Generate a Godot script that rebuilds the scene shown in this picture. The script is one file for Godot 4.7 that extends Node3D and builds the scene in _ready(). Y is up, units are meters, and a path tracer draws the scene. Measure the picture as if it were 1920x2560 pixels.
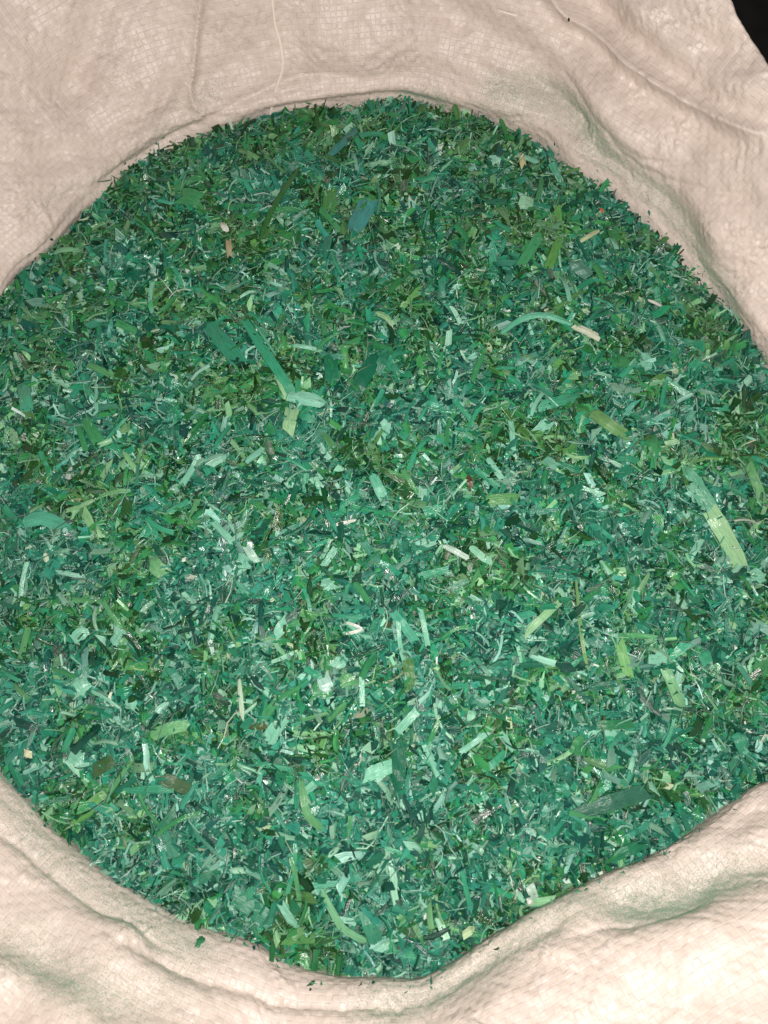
extends Node3D
# A white woven sack, open at the top and filled with shredded green plastic strapping,
# seen from above in the light of a phone's flash. Units are metres.

const W := 1920.0
const H := 2560.0
const FOV := 66.0
const EYE := Vector3(0.0, 0.416, 0.112)
const PITCH := -75.0
const FLOOR_Y := -0.52

var cam: Camera3D
var rng := RandomNumberGenerator.new()
var lump := FastNoiseLite.new()
var patch := FastNoiseLite.new()
var taken := {}

# outline of the heap where it meets the sack, in photo pixels (clockwise from the top)
var outline_px := [
	[1007, 258], [1111, 276], [1215, 305], [1342, 352], [1423, 426], [1516, 486], [1540, 510], [1620, 578],
	[1667, 630], [1724, 705], [1805, 764], [1875, 856], [1930, 950], [1985, 1120], [2010, 1300], [2005, 1500], [1985, 1700], [1935, 1895],
	[1840, 1958], [1713, 2060], [1609, 2128], [1493, 2176], [1331, 2268], [1215, 2338], [1111, 2407], [1042, 2440],
	[960, 2440], [868, 2446], [800, 2440], [717, 2424], [648, 2390], [600, 2372], [498, 2338], [382, 2274], [278, 2210], [197, 2140],
	[127, 2071], [69, 1996], [0, 1915], [-50, 1780], [-85, 1560], [-95, 1300], [-85, 1050], [-50, 860], [0, 752], [46, 683], [116, 625], [197, 532],
	[266, 480], [336, 417], [463, 347], [602, 312], [740, 284], [891, 270]]
var edge: PackedVector3Array      # resampled outline on the ground plane of the heap
var out_dir: PackedVector3Array   # outward direction at each of its points
const COLS := 1350
# signed distance to the outline, inside positive
var sdf: PackedFloat32Array
const SN := 96
const S0 := Vector2(-0.34, -0.36)
const SD := 0.68 / 95.0

func _ready() -> void:
	rng.seed = 20
	lump.seed = 5; lump.noise_type = FastNoiseLite.TYPE_SIMPLEX_SMOOTH; lump.frequency = 14.0; lump.fractal_octaves = 2
	patch.seed = 9; patch.noise_type = FastNoiseLite.TYPE_SIMPLEX_SMOOTH; patch.frequency = 22.0; patch.fractal_octaves = 3
	# ---- camera
	cam = Camera3D.new(); cam.name = "camera"
	cam.fov = FOV; cam.near = 0.01; cam.far = 20.0
	cam.position = EYE; cam.rotation_degrees = Vector3(PITCH, 0, 0)
	var lens := CameraAttributesPhysical.new()
	lens.frustum_focal_length = 18.48; lens.frustum_focus_distance = 0.435; lens.exposure_aperture = 6.5
	lens.frustum_near = 0.01; lens.frustum_far = 20.0
	cam.attributes = lens
	add_child(cam); cam.make_current()
	cam.fov = FOV
	# ---- surroundings: an unlit dark place
	var env := Environment.new()
	env.background_mode = Environment.BG_COLOR
	env.background_color = Color(0.09, 0.09, 0.09)
	env.tonemap_mode = Environment.TONE_MAPPER_LINEAR
	env.tonemap_exposure = 1.0
	env.sdfgi_enabled = true; env.ssao_enabled = true; env.ssil_enabled = true
	var we := WorldEnvironment.new(); we.name = "environment"; we.environment = env
	add_child(we)
	# ---- the phone's flash, beside its lens
	var flash := OmniLight3D.new(); flash.name = "phone_flash"
	flash.position = EYE + cam.basis.y * -0.010 + cam.basis.x * 0.020
	flash.light_energy = 0.25
	flash.light_color = Color(1.0, 0.97, 0.94)
	flash.light_size = 0.01
	flash.omni_range = 6.0; flash.omni_attenuation = 2.0
	flash.shadow_enabled = true
	add_child(flash)
	# ---- setting, sack, heap, single scraps
	make_edge()
	make_floor()
	make_sack()
	make_heap()
	make_scraps()

# ------------------------------------------------------------------ helpers
func ray(u: float, v: float) -> Vector3:
	var ty := tan(deg_to_rad(FOV * 0.5))
	var b := cam.basis
	return -b.z + b.x * ((u - W * 0.5) / (H * 0.5) * ty) + b.y * ((H * 0.5 - v) / (H * 0.5) * ty)

func to_px(p: Vector3) -> Vector2:
	var q := cam.basis.inverse() * (p - EYE)
	var k := (H * 0.5) / tan(deg_to_rad(FOV * 0.5)) / maxf(-q.z, 0.001)
	return Vector2(W * 0.5 + q.x * k, H * 0.5 - q.y * k)

func on_heap(u: float, v: float, lift := 0.0) -> Vector3:
	var d := ray(u, v)
	var y := 0.0
	var p := Vector3.ZERO
	for k in 7:
		p = EYE + d * ((EYE.y - y) / -d.y)
		y = heap_y(p.x, p.z) + lift
	return p

func numbered(called: String) -> String:
	var n: int = taken.get(called, 0)
	taken[called] = n + 1
	return called if n == 0 else "%s_%03d" % [called, n]

func lin(r: float, g: float, b: float) -> Color:
	return Color(r / 255.0, g / 255.0, b / 255.0).srgb_to_linear()

func make_edge() -> void:
	var pts: Array[Vector3] = []
	for q in outline_px:
		var d := ray(q[0], q[1] - 30.0 * smoothstep(1850.0, 2350.0, q[1]))
		pts.append(EYE + d * (EYE.y / -d.y))
	var n := pts.size()
	var fine := PackedVector3Array()
	for i in n:
		var a := pts[(i + n - 1) % n]; var b := pts[i]; var c := pts[(i + 1) % n]; var e := pts[(i + 2) % n]
		for k in 16:
			fine.append(b.cubic_interpolate(c, a, e, k / 16.0))
	var acc := PackedFloat32Array([0.0])
	for i in fine.size():
		acc.append(acc[i] + fine[i].distance_to(fine[(i + 1) % fine.size()]))
	var total := acc[fine.size()]
	var j := 0
	for i in COLS:
		var want := total * i / COLS
		while acc[j + 1] < want: j += 1
		edge.append(fine[j].lerp(fine[(j + 1) % fine.size()], (want - acc[j]) / maxf(acc[j + 1] - acc[j], 1e-6)))
	# outward directions from a strongly smoothed outline
	for i in COLS:
		var t := Vector3.ZERO
		for k in range(-90, 91, 6):
			t += edge[(i + k + 6 + COLS) % COLS] - edge[(i + k - 6 + COLS) % COLS]
		t = t.normalized()
		out_dir.append(Vector3(-t.z, 0, t.x) * -1.0)
	var mid := Vector3.ZERO
	for p in edge: mid += p / COLS
	if out_dir[0].dot(edge[0] - mid) < 0:
		for i in COLS: out_dir[i] = -out_dir[i]
	sdf.resize(SN * SN)
	for yy in SN:
		for xx in SN:
			var p := Vector3(S0.x + xx * SD, 0, S0.y + yy * SD)
			var best := 1e9; var bi := 0
			for i in range(0, COLS, 5):
				var d2 := p.distance_squared_to(edge[i])
				if d2 < best: best = d2; bi = i
			sdf[yy * SN + xx] = -(p - edge[bi]).dot(out_dir[bi]) if best < 0.0004 else sqrt(best) * (1.0 if (p - edge[bi]).dot(out_dir[bi]) < 0 else -1.0)

func inset(x: float, z: float) -> float:
	var fx := clampf((x - S0.x) / SD, 0, SN - 1.001); var fz := clampf((z - S0.y) / SD, 0, SN - 1.001)
	var ix := int(fx); var iz := int(fz); fx -= ix; fz -= iz
	var k := iz * SN + ix
	return lerpf(lerpf(sdf[k], sdf[k + 1], fx), lerpf(sdf[k + SN], sdf[k + SN + 1], fx), fz)

func heap_y(x: float, z: float) -> float:
	var d := maxf(inset(x, z), 0.0)
	return 0.020 * (1.0 - exp(-d / 0.05)) + lump.get_noise_2d(x, z) * 0.006

# how far the sack stands back from the outline under its rolled edge (lower right of the photo most)
func tuck(i: int) -> float:
	var n := out_dir[i]
	return 0.001 + 0.005 * smoothstep(0.70, 0.95, n.dot(Vector3(0.53, 0, 0.85)))

# ------------------------------------------------------------------ floor
func make_floor() -> void:
	var m := StandardMaterial3D.new()
	m.albedo_color = Color(0.36, 0.36, 0.36); m.roughness = 0.9
	var nt := NoiseTexture2D.new(); nt.width = 512; nt.height = 512; nt.seamless = true
	var n := FastNoiseLite.new(); n.seed = 3; n.frequency = 0.02; n.fractal_octaves = 5; nt.noise = n
	var g := Gradient.new(); g.set_color(0, Color(0.75, 0.75, 0.75)); g.set_color(1, Color(1, 1, 1)); nt.color_ramp = g
	m.albedo_texture = nt; m.uv1_triplanar = true; m.uv1_world_triplanar = true; m.uv1_scale = Vector3(2, 2, 2)
	var b := BoxMesh.new(); b.size = Vector3(8, 0.05, 8); b.material = m
	var o := MeshInstance3D.new(); o.name = "floor"; o.mesh = b
	o.position = Vector3(0, FLOOR_Y - 0.025, 0)
	o.set_meta("kind", "structure"); o.set_meta("label", "dark floor far below the sack"); o.set_meta("category", "floor")
	add_child(o)

# ------------------------------------------------------------------ sack
const ROWS := 190
const H0 := -0.012
const H1 := 0.215
var wall_base: PackedVector3Array

func wall_point(i: int, h: float) -> Vector3:
	var n := out_dir[i]
	var near := smoothstep(-0.35, 0.75, n.z)
	var flare := lerpf(33.0, 39.0, near) + 8.0 * smoothstep(0.3, 1.0, -n.x) * (1.0 - near)
	var t := tuck(i)
	var hh := maxf(h, 0.0)
	var back := t * (1.0 - smoothstep(0.0, 0.014 + t * 0.3, h))
	var f := deg_to_rad(flare)
	# the flare grows over the first centimetres
	var soft := lerpf(0.011, 0.003, near) + t * 0.7
	var grow := hh - soft * (1.0 - exp(-hh / soft))
	return edge[i] + n * (back + grow * sin(f)) + Vector3.UP * (minf(h, 0.0) + (hh - grow) + grow * cos(f))

func sack_material() -> StandardMaterial3D:
	var m := StandardMaterial3D.new()
	m.albedo_color = Color(0.875, 0.822, 0.793)
	m.roughness = 0.42
	m.metallic_specular = 0.45
	m.backlight_enabled = true; m.backlight = Color(0.25, 0.23, 0.21)
	m.cull_mode = BaseMaterial3D.CULL_DISABLED
	# relief of the woven flat tapes: 16 x 16 tapes per tile
	var r := RandomNumberGenerator.new(); r.seed = 77
	var n := 16; var c := 32; var s := n * c
	var wj := []; var fj := []
	for k in n:
		wj.append([r.randf_range(0.75, 1.0), r.randf_range(-0.08, 0.08)]); fj.append([r.randf_range(0.75, 1.0), r.randf_range(-0.08, 0.08)])
	var cell := []
	for k in 64: cell.append(r.randf_range(-1.0, 1.0))
	var fine := FastNoiseLite.new(); fine.seed = 8; fine.frequency = 0.05; fine.fractal_octaves = 3
	var img := Image.create(s, s, false, Image.FORMAT_RGB8)
	for y in s:
		var v := y / float(c); var b := int(v); var fv: float = v - b - 0.5 + fj[b][1]
		for x in s:
			var u := x / float(c); var a := int(u); var fu: float = u - a - 0.5 + wj[a][1]
			var par := 1.0 if (a + b) % 2 == 0 else -1.0
			# the tape on top stands proud in every second cell; each cell is a soft pebble
			var bump := pow(maxf(cos(clampf(fu, -0.5, 0.5) * PI) * cos(clampf(fv, -0.5, 0.5) * PI), 0.0), 0.35)
			var gap := exp(-pow((0.5 - absf(fu)) / 0.075, 2.0)) + exp(-pow((0.5 - absf(fv)) / 0.075, 2.0))
			var hgt: float = 0.55 + 0.24 * par * bump * wj[a][0] * fj[b][0] + 0.10 * cell[(a * 7 + b * 13) % 64] - 0.26 * minf(gap, 1.0) + 0.10 * fine.get_noise_2d(x * (0.5 if par > 0 else 2.0), y * (2.0 if par > 0 else 0.5))
			hgt = clampf(hgt, 0.0, 1.0)
			img.set_pixel(x, y, Color(hgt, hgt, hgt))
	m.heightmap_enabled = true
	m.heightmap_texture = ImageTexture.create_from_image(img)
	m.heightmap_scale = 0.044
	# faint grubby mottling of the cloth
	var nt := NoiseTexture2D.new(); nt.width = 512; nt.height = 512; nt.seamless = true
	var nn := FastNoiseLite.new(); nn.seed = 31; nn.frequency = 0.012; nn.fractal_octaves = 5; nt.noise = nn
	var g := Gradient.new(); g.set_color(0, Color(0.93, 0.925, 0.91)); g.set_color(1, Color(1, 1, 1)); nt.color_ramp = g
	m.albedo_texture = nt
	m.uv1_scale = Vector3(1, 1, 1)
	return m

func make_sack() -> void:
	var sack := Node3D.new(); sack.name = numbered("woven_sack")
	sack.set_meta("label", "off-white woven plastic sack standing open, full of green shreds")
	sack.set_meta("category", "sack")
	add_child(sack)
	sack.position = Vector3(0, FLOOR_Y, 0)
	var shift := Vector3(0, -FLOOR_Y, 0)
	var step := (H1 - H0) / (ROWS - 1)
	var pitch := edge[0].distance_to(edge[1])
	wall_base.resize(COLS * ROWS)
	for i in COLS:
		for j in ROWS:
			wall_base[i * ROWS + j] = wall_point(i, H0 + j * step)
	# normals of the base sheet, towards the inside of the sack
	var nrm := PackedVector3Array(); nrm.resize(COLS * ROWS)
	for i in COLS:
		for j in ROWS:
			var du := wall_base[((i + 3) % COLS) * ROWS + j] - wall_base[((i + COLS - 3) % COLS) * ROWS + j]
			var dv := wall_base[i * ROWS + mini(j + 2, ROWS - 1)] - wall_base[i * ROWS + maxi(j - 2, 0)]
			var nn := du.cross(dv).normalized()
			nrm[i * ROWS + j] = nn if nn.dot(out_dir[i]) < 0 else -nn
	var disp := PackedFloat32Array(); disp.resize(COLS * ROWS)
	# soft waves and fine wrinkles of the cloth
	var big := FastNoiseLite.new(); big.seed = 41; big.frequency = 11.0; big.fractal_octaves = 2
	var mid := FastNoiseLite.new(); mid.seed = 42; mid.frequency = 38.0; mid.fractal_octaves = 3
	var wr := FastNoiseLite.new(); wr.seed = 43; wr.frequency = 1.0; wr.fractal_octaves = 3; wr.noise_type = FastNoiseLite.TYPE_SIMPLEX_SMOOTH
	var crisp := FastNoiseLite.new(); crisp.seed = 47; crisp.frequency = 26.0; crisp.fractal_octaves = 2; crisp.noise_type = FastNoiseLite.TYPE_SIMPLEX_SMOOTH
	crisp.domain_warp_enabled = true; crisp.domain_warp_amplitude = 0.02; crisp.domain_warp_frequency = 30.0
	for i in COLS:
		var ang := TAU * i / COLS
		for j in ROWS:
			var h := H0 + j * step
			var p := wall_base[i * ROWS + j]
			var k := smoothstep(0.0, 0.05, h)
			var d := big.get_noise_3dv(p) * 0.011 * k + mid.get_noise_3dv(p) * 0.0017 * (0.15 + 0.85 * k)
			# wrinkles that run round the sack just above the heap
			var w := wr.get_noise_3d(cos(ang) * 5.0, sin(ang) * 5.0, h * 105.0 + p.x * 14.0)
			d += (1.0 - absf(w) * 2.2) * 0.0009 * exp(-h / 0.03) * smoothstep(0.0, 0.006, h)
			var w2 := wr.get_noise_3d(cos(ang) * 9.0 + 7.0, sin(ang) * 9.0, h * 55.0 - p.x * 25.0)
			d += -exp(-w2 * w2 * 60.0) * 0.0004 * smoothstep(0.004, 0.02, h)
			var w3 := crisp.get_noise_3dv(p * 1.0)
			var w4 := crisp.get_noise_3dv(p * 1.9 + Vector3(3, 1, 2))
			var mask := smoothstep(-0.15, 0.45, big.get_noise_3dv(p * 2.3 + Vector3(9, 0, 4)))
			d += (exp(-w3 * w3 * 90.0) * 0.0011 - exp(-w4 * w4 * 70.0) * 0.0008) * mask * smoothstep(0.002, 0.015, h)
			disp[i * ROWS + j] = d
	# folds and creases: photo polyline, height in mm (+ towards the viewer), half width in mm
	var folds := [
		[[[503, -20], [492, 95], [480, 191], [477, 231], [492, 284]], 5.0, 2.4, 1],
		[[[530, -20], [515, 95], [500, 180], [495, 235]], -2.2, 5.0, 0],
		[[[262, -20], [255, 29], [232, 110], [208, 197], [195, 260]], -6.0, 11.0, 0],
		[[[-10, 402], [90, 398], [174, 394], [324, 365], [400, 320], [475, 237], [550, 190], [640, 120]], -4.0, 7.0, 0],
		[[[58, 521], [174, 486], [290, 428], [360, 394], [463, 324], [579, 266], [723, 203], [840, 185], [930, 190]], -3.4, 5.0, 1],
		[[[60, 545], [174, 508], [290, 450], [380, 402], [480, 340], [590, 283], [723, 222], [840, 204]], 2.2, 4.0, 0],
		[[[637, 284], [752, 255], [868, 238], [960, 232], [1060, 243]], -2.0, 2.4, 0],
		[[[700, 265], [860, 225], [960, 220], [1070, 232], [1180, 262]], 1.2, 3.0, 0],
		[[[1090, -20], [1134, 23], [1220, 81], [1307, 145], [1365, 220], [1400, 266], [1458, 341], [1515, 405], [1614, 486], [1683, 555], [1770, 694], [1850, 800]], -11.0, 12.0, 0],
		[[[1190, -20], [1300, 60], [1400, 150], [1500, 280], [1600, 390], [1730, 520], [1860, 700], [1950, 800]], 5.0, 15.0, 0],
		[[[1380, -10], [1423, 46], [1539, 139], [1608, 185], [1683, 231], [1828, 301], [1960, 352]], 9.0, 5.0, 1],
		[[[1340, -10], [1390, 60], [1500, 150], [1590, 225], [1683, 275], [1828, 345], [1960, 400]], -4.5, 7.0, 0],
		[[[1440, -10], [1500, 50], [1600, 130], [1700, 195], [1830, 265], [1960, 312]], -5.0, 7.0, 0],
		[[[1560, -20], [1640, 60], [1740, 140], [1850, 210], [1960, 270]], 4.5, 10.0, 0],
		[[[1640, -20], [1690, 50], [1780, 120], [1900, 190]], -3.5, 7.0, 0],
		[[[1376, 162], [1440, 232], [1516, 336], [1597, 394], [1712, 417]], -2.0, 2.6, 1],
		[[[1510, 330], [1570, 400], [1680, 455], [1800, 480], [1930, 500]], -2.0, 2.8, 1],
		[[[1200, 150], [1280, 190], [1380, 245]], -2.6, 4.0, 1],
		[[[1190, 215], [1290, 225], [1400, 262], [1470, 330]], -2.4, 3.5, 1],
		[[[1260, 290], [1340, 300], [1400, 330], [1440, 350]], -2.0, 3.5, 1],
		[[[-20, 2050], [0, 2071], [58, 2118], [127, 2176], [203, 2239], [260, 2286], [324, 2309], [370, 2343], [463, 2396]], -4.2, 5.0, 1],
		[[[-20, 2090], [50, 2150], [120, 2215], [200, 2285], [262, 2325], [330, 2350]], 1.6, 8.0, 0],
		[[[300, 2372], [405, 2407], [521, 2448], [637, 2477], [752, 2505], [926, 2517], [1050, 2530]], -3.0, 4.5, 1],
		[[[290, 2410], [400, 2445], [521, 2480], [640, 2510], [760, 2535], [930, 2550]], 1.6, 5.0, 0],
		[[[-20, 2335], [0, 2343], [87, 2378], [145, 2430], [203, 2482], [290, 2506], [480, 2500]], -6.0, 10.0, 0],
		[[[-20, 2400], [60, 2425], [120, 2470], [190, 2540]], 4.5, 8.0, 0],
		[[[1960, 2150], [1920, 2164], [1770, 2187], [1683, 2233], [1597, 2251], [1481, 2239]], -5.5, 8.5, 0],
		[[[1760, 2240], [1683, 2286], [1600, 2305], [1510, 2315], [1400, 2360]], -4.0, 7.0, 1],
		[[[1960, 2080], [1800, 2110], [1690, 2165], [1600, 2200]], 2.5, 7.0, 0],
		[[[1400, 2290], [1365, 2320], [1249, 2378], [1134, 2453], [1030, 2500], [960, 2534]], -2.8, 4.5, 0],
		[[[1960, 2300], [1820, 2340], [1700, 2380], [1560, 2420], [1400, 2470], [1250, 2540]], 2.5, 12.0, 0],
		[[[1960, 2420], [1800, 2470], [1650, 2520], [1539, 2530]], -2.5, 9.0, 0],
		[[[250, 2330], [290, 2370], [330, 2380]], -1.2, 2.0, 0],
	]
	var cw := PackedFloat32Array(); cw.resize(COLS * ROWS)
	var hit := PackedInt32Array()
	for f in folds:
		var line: Array = []
		for q in f[0]: line.append(find_on_wall(Vector2(q[0], q[1])))
		var height: float = f[1] * 0.001; var half: float = f[2] * 0.001
		hit.clear()
		var smooth: Array[Vector2] = []
		for k in line.size() - 1:
			var a: Vector2 = line[maxi(k - 1, 0)]; var b: Vector2 = line[k]; var c: Vector2 = line[k + 1]; var e: Vector2 = line[mini(k + 2, line.size() - 1)]
			for q in 5: smooth.append(b.cubic_interpolate(c, a, e, q / 5.0))
		smooth.append(line[-1])
		var count := smooth.size() - 1
		for k in count:
			var a := smooth[k]; var b := smooth[k + 1]
			var reach := half * 2.6
			var i0 := int(floor((minf(a.x, b.x)) - reach / pitch)); var i1 := int(ceil(maxf(a.x, b.x) + reach / pitch))
			var j0 := maxi(int(floor(minf(a.y, b.y) - reach / step)), 0); var j1 := mini(int(ceil(maxf(a.y, b.y) + reach / step)), ROWS - 1)
			var am := Vector2(a.x * pitch, a.y * step); var bm := Vector2(b.x * pitch, b.y * step)
			for i in range(i0, i1 + 1):
				for j in range(j0, j1 + 1):
					var q := Vector2(i * pitch, j * step)
					var ab := bm - am
					var t := clampf((q - am).dot(ab) / maxf(ab.length_squared(), 1e-10), 0, 1)
					var d := q.distance_to(am + ab * t) / half
					if d > 2.6: continue
					var along := (k + t) / count
					var w := (exp(-d * d * 0.8) if f[3] == 0 else exp(-d * 1.25) - 0.035) * smoothstep(0.0, 0.14, along) * smoothstep(1.0, 0.86, along)
					if (f[0][0][0] < 0 or f[0][0][1] < 0 or f[0][0][0] > 1920) and along < 0.5: w = exp(-d * d * 0.8) if f[3] == 0 else exp(-d * 1.25) - 0.035
					var id := ((i % COLS + COLS) % COLS) * ROWS + j
					if cw[id] == 0.0: hit.append(id)
					cw[id] = maxf(cw[id], w + 1e-6)
		for id in hit:
			disp[id] += cw[id] * height
			cw[id] = 0.0
	# rim: the upper edge of the sack; where the photo shows it, it follows the photo
	var rim_px := [Vector2(1650, -420), Vector2(1740, -190), Vector2(1811, 0), Vector2(1845, 69), Vector2(1886, 133), Vector2(1920, 179), Vector2(2020, 290), Vector2(2250, 470)]
	var top := PackedFloat32Array(); top.resize(COLS)
	for i in COLS:
		top[i] = H1
		if out_dir[i].x > 0.05 and out_dir[i].z < 0.2:
			for j in range(28, ROWS):
				var q := to_px(wall_base[i * ROWS + j])
				var past := false
				for k in rim_px.size() - 1:
					if q.y >= rim_px[k].y and q.y < rim_px[k + 1].y:
						past = q.x > lerpf(rim_px[k].x, rim_px[k + 1].x, (q.y - rim_px[k].y) / (rim_px[k + 1].y - rim_px[k].y))
				if past:
					top[i] = H0 + j * step
					break
	var soft := PackedFloat32Array(); soft.resize(COLS)
	for i in COLS:
		var a := 0.0
		for k in range(-22, 23): a += top[(i + k + COLS) % COLS]
		soft[i] = a / 45.0
	# the sheet: from the bottom of the sack up its outside, past the heap, to the rim
	var low := 14
	var total := low + ROWS
	var vs := PackedVector3Array(); var uvs := PackedVector2Array(); var ns := PackedVector3Array(); var ids := PackedInt32Array()
	for i in COLS + 1:
		var c := i % COLS
		var n := out_dir[c]
		var foot := edge[c] + n * tuck(c)
		for j in low:
			var t := j / float(low)
			var y := lerpf(FLOOR_Y + 0.002, H0, t)
			var bulge := 0.03 * sin(t * PI) - 0.03 * (1.0 - t) * (1.0 - t)
			uvs.append(Vector2(i * pitch, y) / (16 * 0.0030))
			vs.append(foot + n * bulge + Vector3(0, y, 0) + shift)
		for j in ROWS:
			var h := H0 + j * step
			var p := wall_base[c * ROWS + j] + nrm[c * ROWS + j] * disp[c * ROWS + j]
			if h > soft[c]:   # rows past the rim gather on it
				var jf := clampf((soft[c] - H0) / step, 0, ROWS - 1.001)
				var ja := int(jf); jf -= ja
				var pa := wall_base[c * ROWS + ja] + nrm[c * ROWS + ja] * disp[c * ROWS + ja]
				var pb := wall_base[c * ROWS + ja + 1] + nrm[c * ROWS + ja + 1] * disp[c * ROWS + ja + 1]
				# folded over outwards by a few millimetres
				var over := minf(h - soft[c], 0.02)
				p = pa.lerp(pb, jf) + n * (0.0016 * sin(minf(over / 0.003, 1.0) * PI * 0.5)) + Vector3.DOWN * maxf(over - 0.0015, 0.0)
			uvs.append(Vector2(i * pitch, h) / (16 * 0.0030))
			vs.append(p + shift)
	var turn_in := 1.0 if (vs[total + low + 40] - vs[low + 40]).cross(vs[low + 44] - vs[low + 40]).dot(out_dir[0]) < 0 else -1.0
	for i in COLS + 1:
		for j in total:
			var du := vs[((i + 1) % COLS) * total + j] - vs[((i + COLS - 1) % COLS) * total + j]
			var dv := vs[i * total + mini(j + 1, total - 1)] - vs[i * total + maxi(j - 1, 0)]
			var nn := du.cross(dv).normalized()
			ns.append(nn * turn_in if nn.length_squared() > 0.5 else -out_dir[i % COLS])
	for i in COLS:
		for j in total - 1:
			var a := i * total + j; var b := a + total
			ids.append_array(PackedInt32Array([a, a + 1, b, b, a + 1, b + 1]))
	# front faces look into the sack
	var fn := (vs[ids[1]] - vs[ids[0]]).cross(vs[ids[2]] - vs[ids[0]])
	if fn.dot(out_dir[0]) < 0: ids.reverse()
	var arr := []; arr.resize(Mesh.ARRAY_MAX)
	arr[Mesh.ARRAY_VERTEX] = vs; arr[Mesh.ARRAY_NORMAL] = ns; arr[Mesh.ARRAY_TEX_UV] = uvs; arr[Mesh.ARRAY_INDEX] = ids
	var am2 := ArrayMesh.new(); am2.add_surface_from_arrays(Mesh.PRIMITIVE_TRIANGLES, arr)
	var wall := MeshInstance3D.new(); wall.name = "wall"; wall.mesh = am2
	var sm := sack_material()
	wall.material_override = sm
	sack.add_child(wall, true)
	# bottom
	var sb := SurfaceTool.new(); sb.begin(Mesh.PRIMITIVE_TRIANGLES)
	for i in range(0, COLS, 6):
		var a := edge[i] + out_dir[i] * (tuck(i) - 0.03); var b := edge[(i + 6) % COLS] + out_dir[(i + 6) % COLS] * (tuck((i + 6) % COLS) - 0.03)
		for p in [Vector3(0, 0, 0), b, a]:
			sb.set_uv(Vector2(p.x, p.z) / (16 * 0.0030)); sb.add_vertex(p + Vector3(0, 0.002, 0))
	sb.generate_normals()
	var bot := MeshInstance3D.new(); bot.name = "bottom"; bot.mesh = sb.commit(); bot.material_override = sm
	sack.add_child(bot, true)
	# loose tapes of the weave that hang on the inside
	var tm := StandardMaterial3D.new(); tm.albedo_color = Color(0.93, 0.89, 0.85); tm.roughness = 0.35
	for q in [[[[676, -20], [686, 58], [703, 110], [707, 168], [689, 220], [674, 289], [671, 318]], 0.0013], [[[1245, 22], [1262, 30], [1290, 38]], 0.0006]]:
		var c: Array = []
		for p in q[0]: c.append(wall_at(find_on_wall(Vector2(p[0], p[1])), nrm, disp, 0.0022))
		var tape := MeshInstance3D.new(); tape.name = "loose_tape"
		var centre: Vector3 = c[c.size() / 2]
		tape.mesh = ribbon(c, q[1], 0.0003, 0.25, 3, centre, Vector3(0, 0.35, 1))
		tape.material_override = tm
		tape.position = centre + shift
		sack.add_child(tape, true)
	wall_nrm = nrm; wall_disp = disp

var wall_nrm: PackedVector3Array
var wall_disp: PackedFloat32Array

func find_on_wall(q: Vector2) -> Vector2:
	# (column, row) of the sack sheet seen at a photo pixel: the base sheet is searched, front side only
	var best := 1e18; var bi := 0; var bj := 0
	for i in range(0, COLS, 8):
		for j in range(11, ROWS, 5):
			var d := to_px(wall_base[i * ROWS + j]).distance_squared_to(q)
			if d < best: best = d; bi = i; bj = j
	best = 1e18
	var ci := bi; var cj := bj
	for i in range(ci - 9, ci + 10):
		for j in range(maxi(cj - 6, 0), mini(cj + 7, ROWS)):
			var d := to_px(wall_base[((i + COLS) % COLS) * ROWS + j]).distance_squared_to(q)
			if d < best: best = d; bi = i; bj = j
	return Vector2(bi if bi < COLS - 220 else bi - COLS, bj)

func wall_at(c: Vector2, nrm: PackedVector3Array, disp: PackedFloat32Array, lift: float) -> Vector3:
	var id := ((int(c.x) + COLS) % COLS) * ROWS + int(c.y)
	return wall_base[id] + nrm[id] * (disp[id] + lift)

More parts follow.
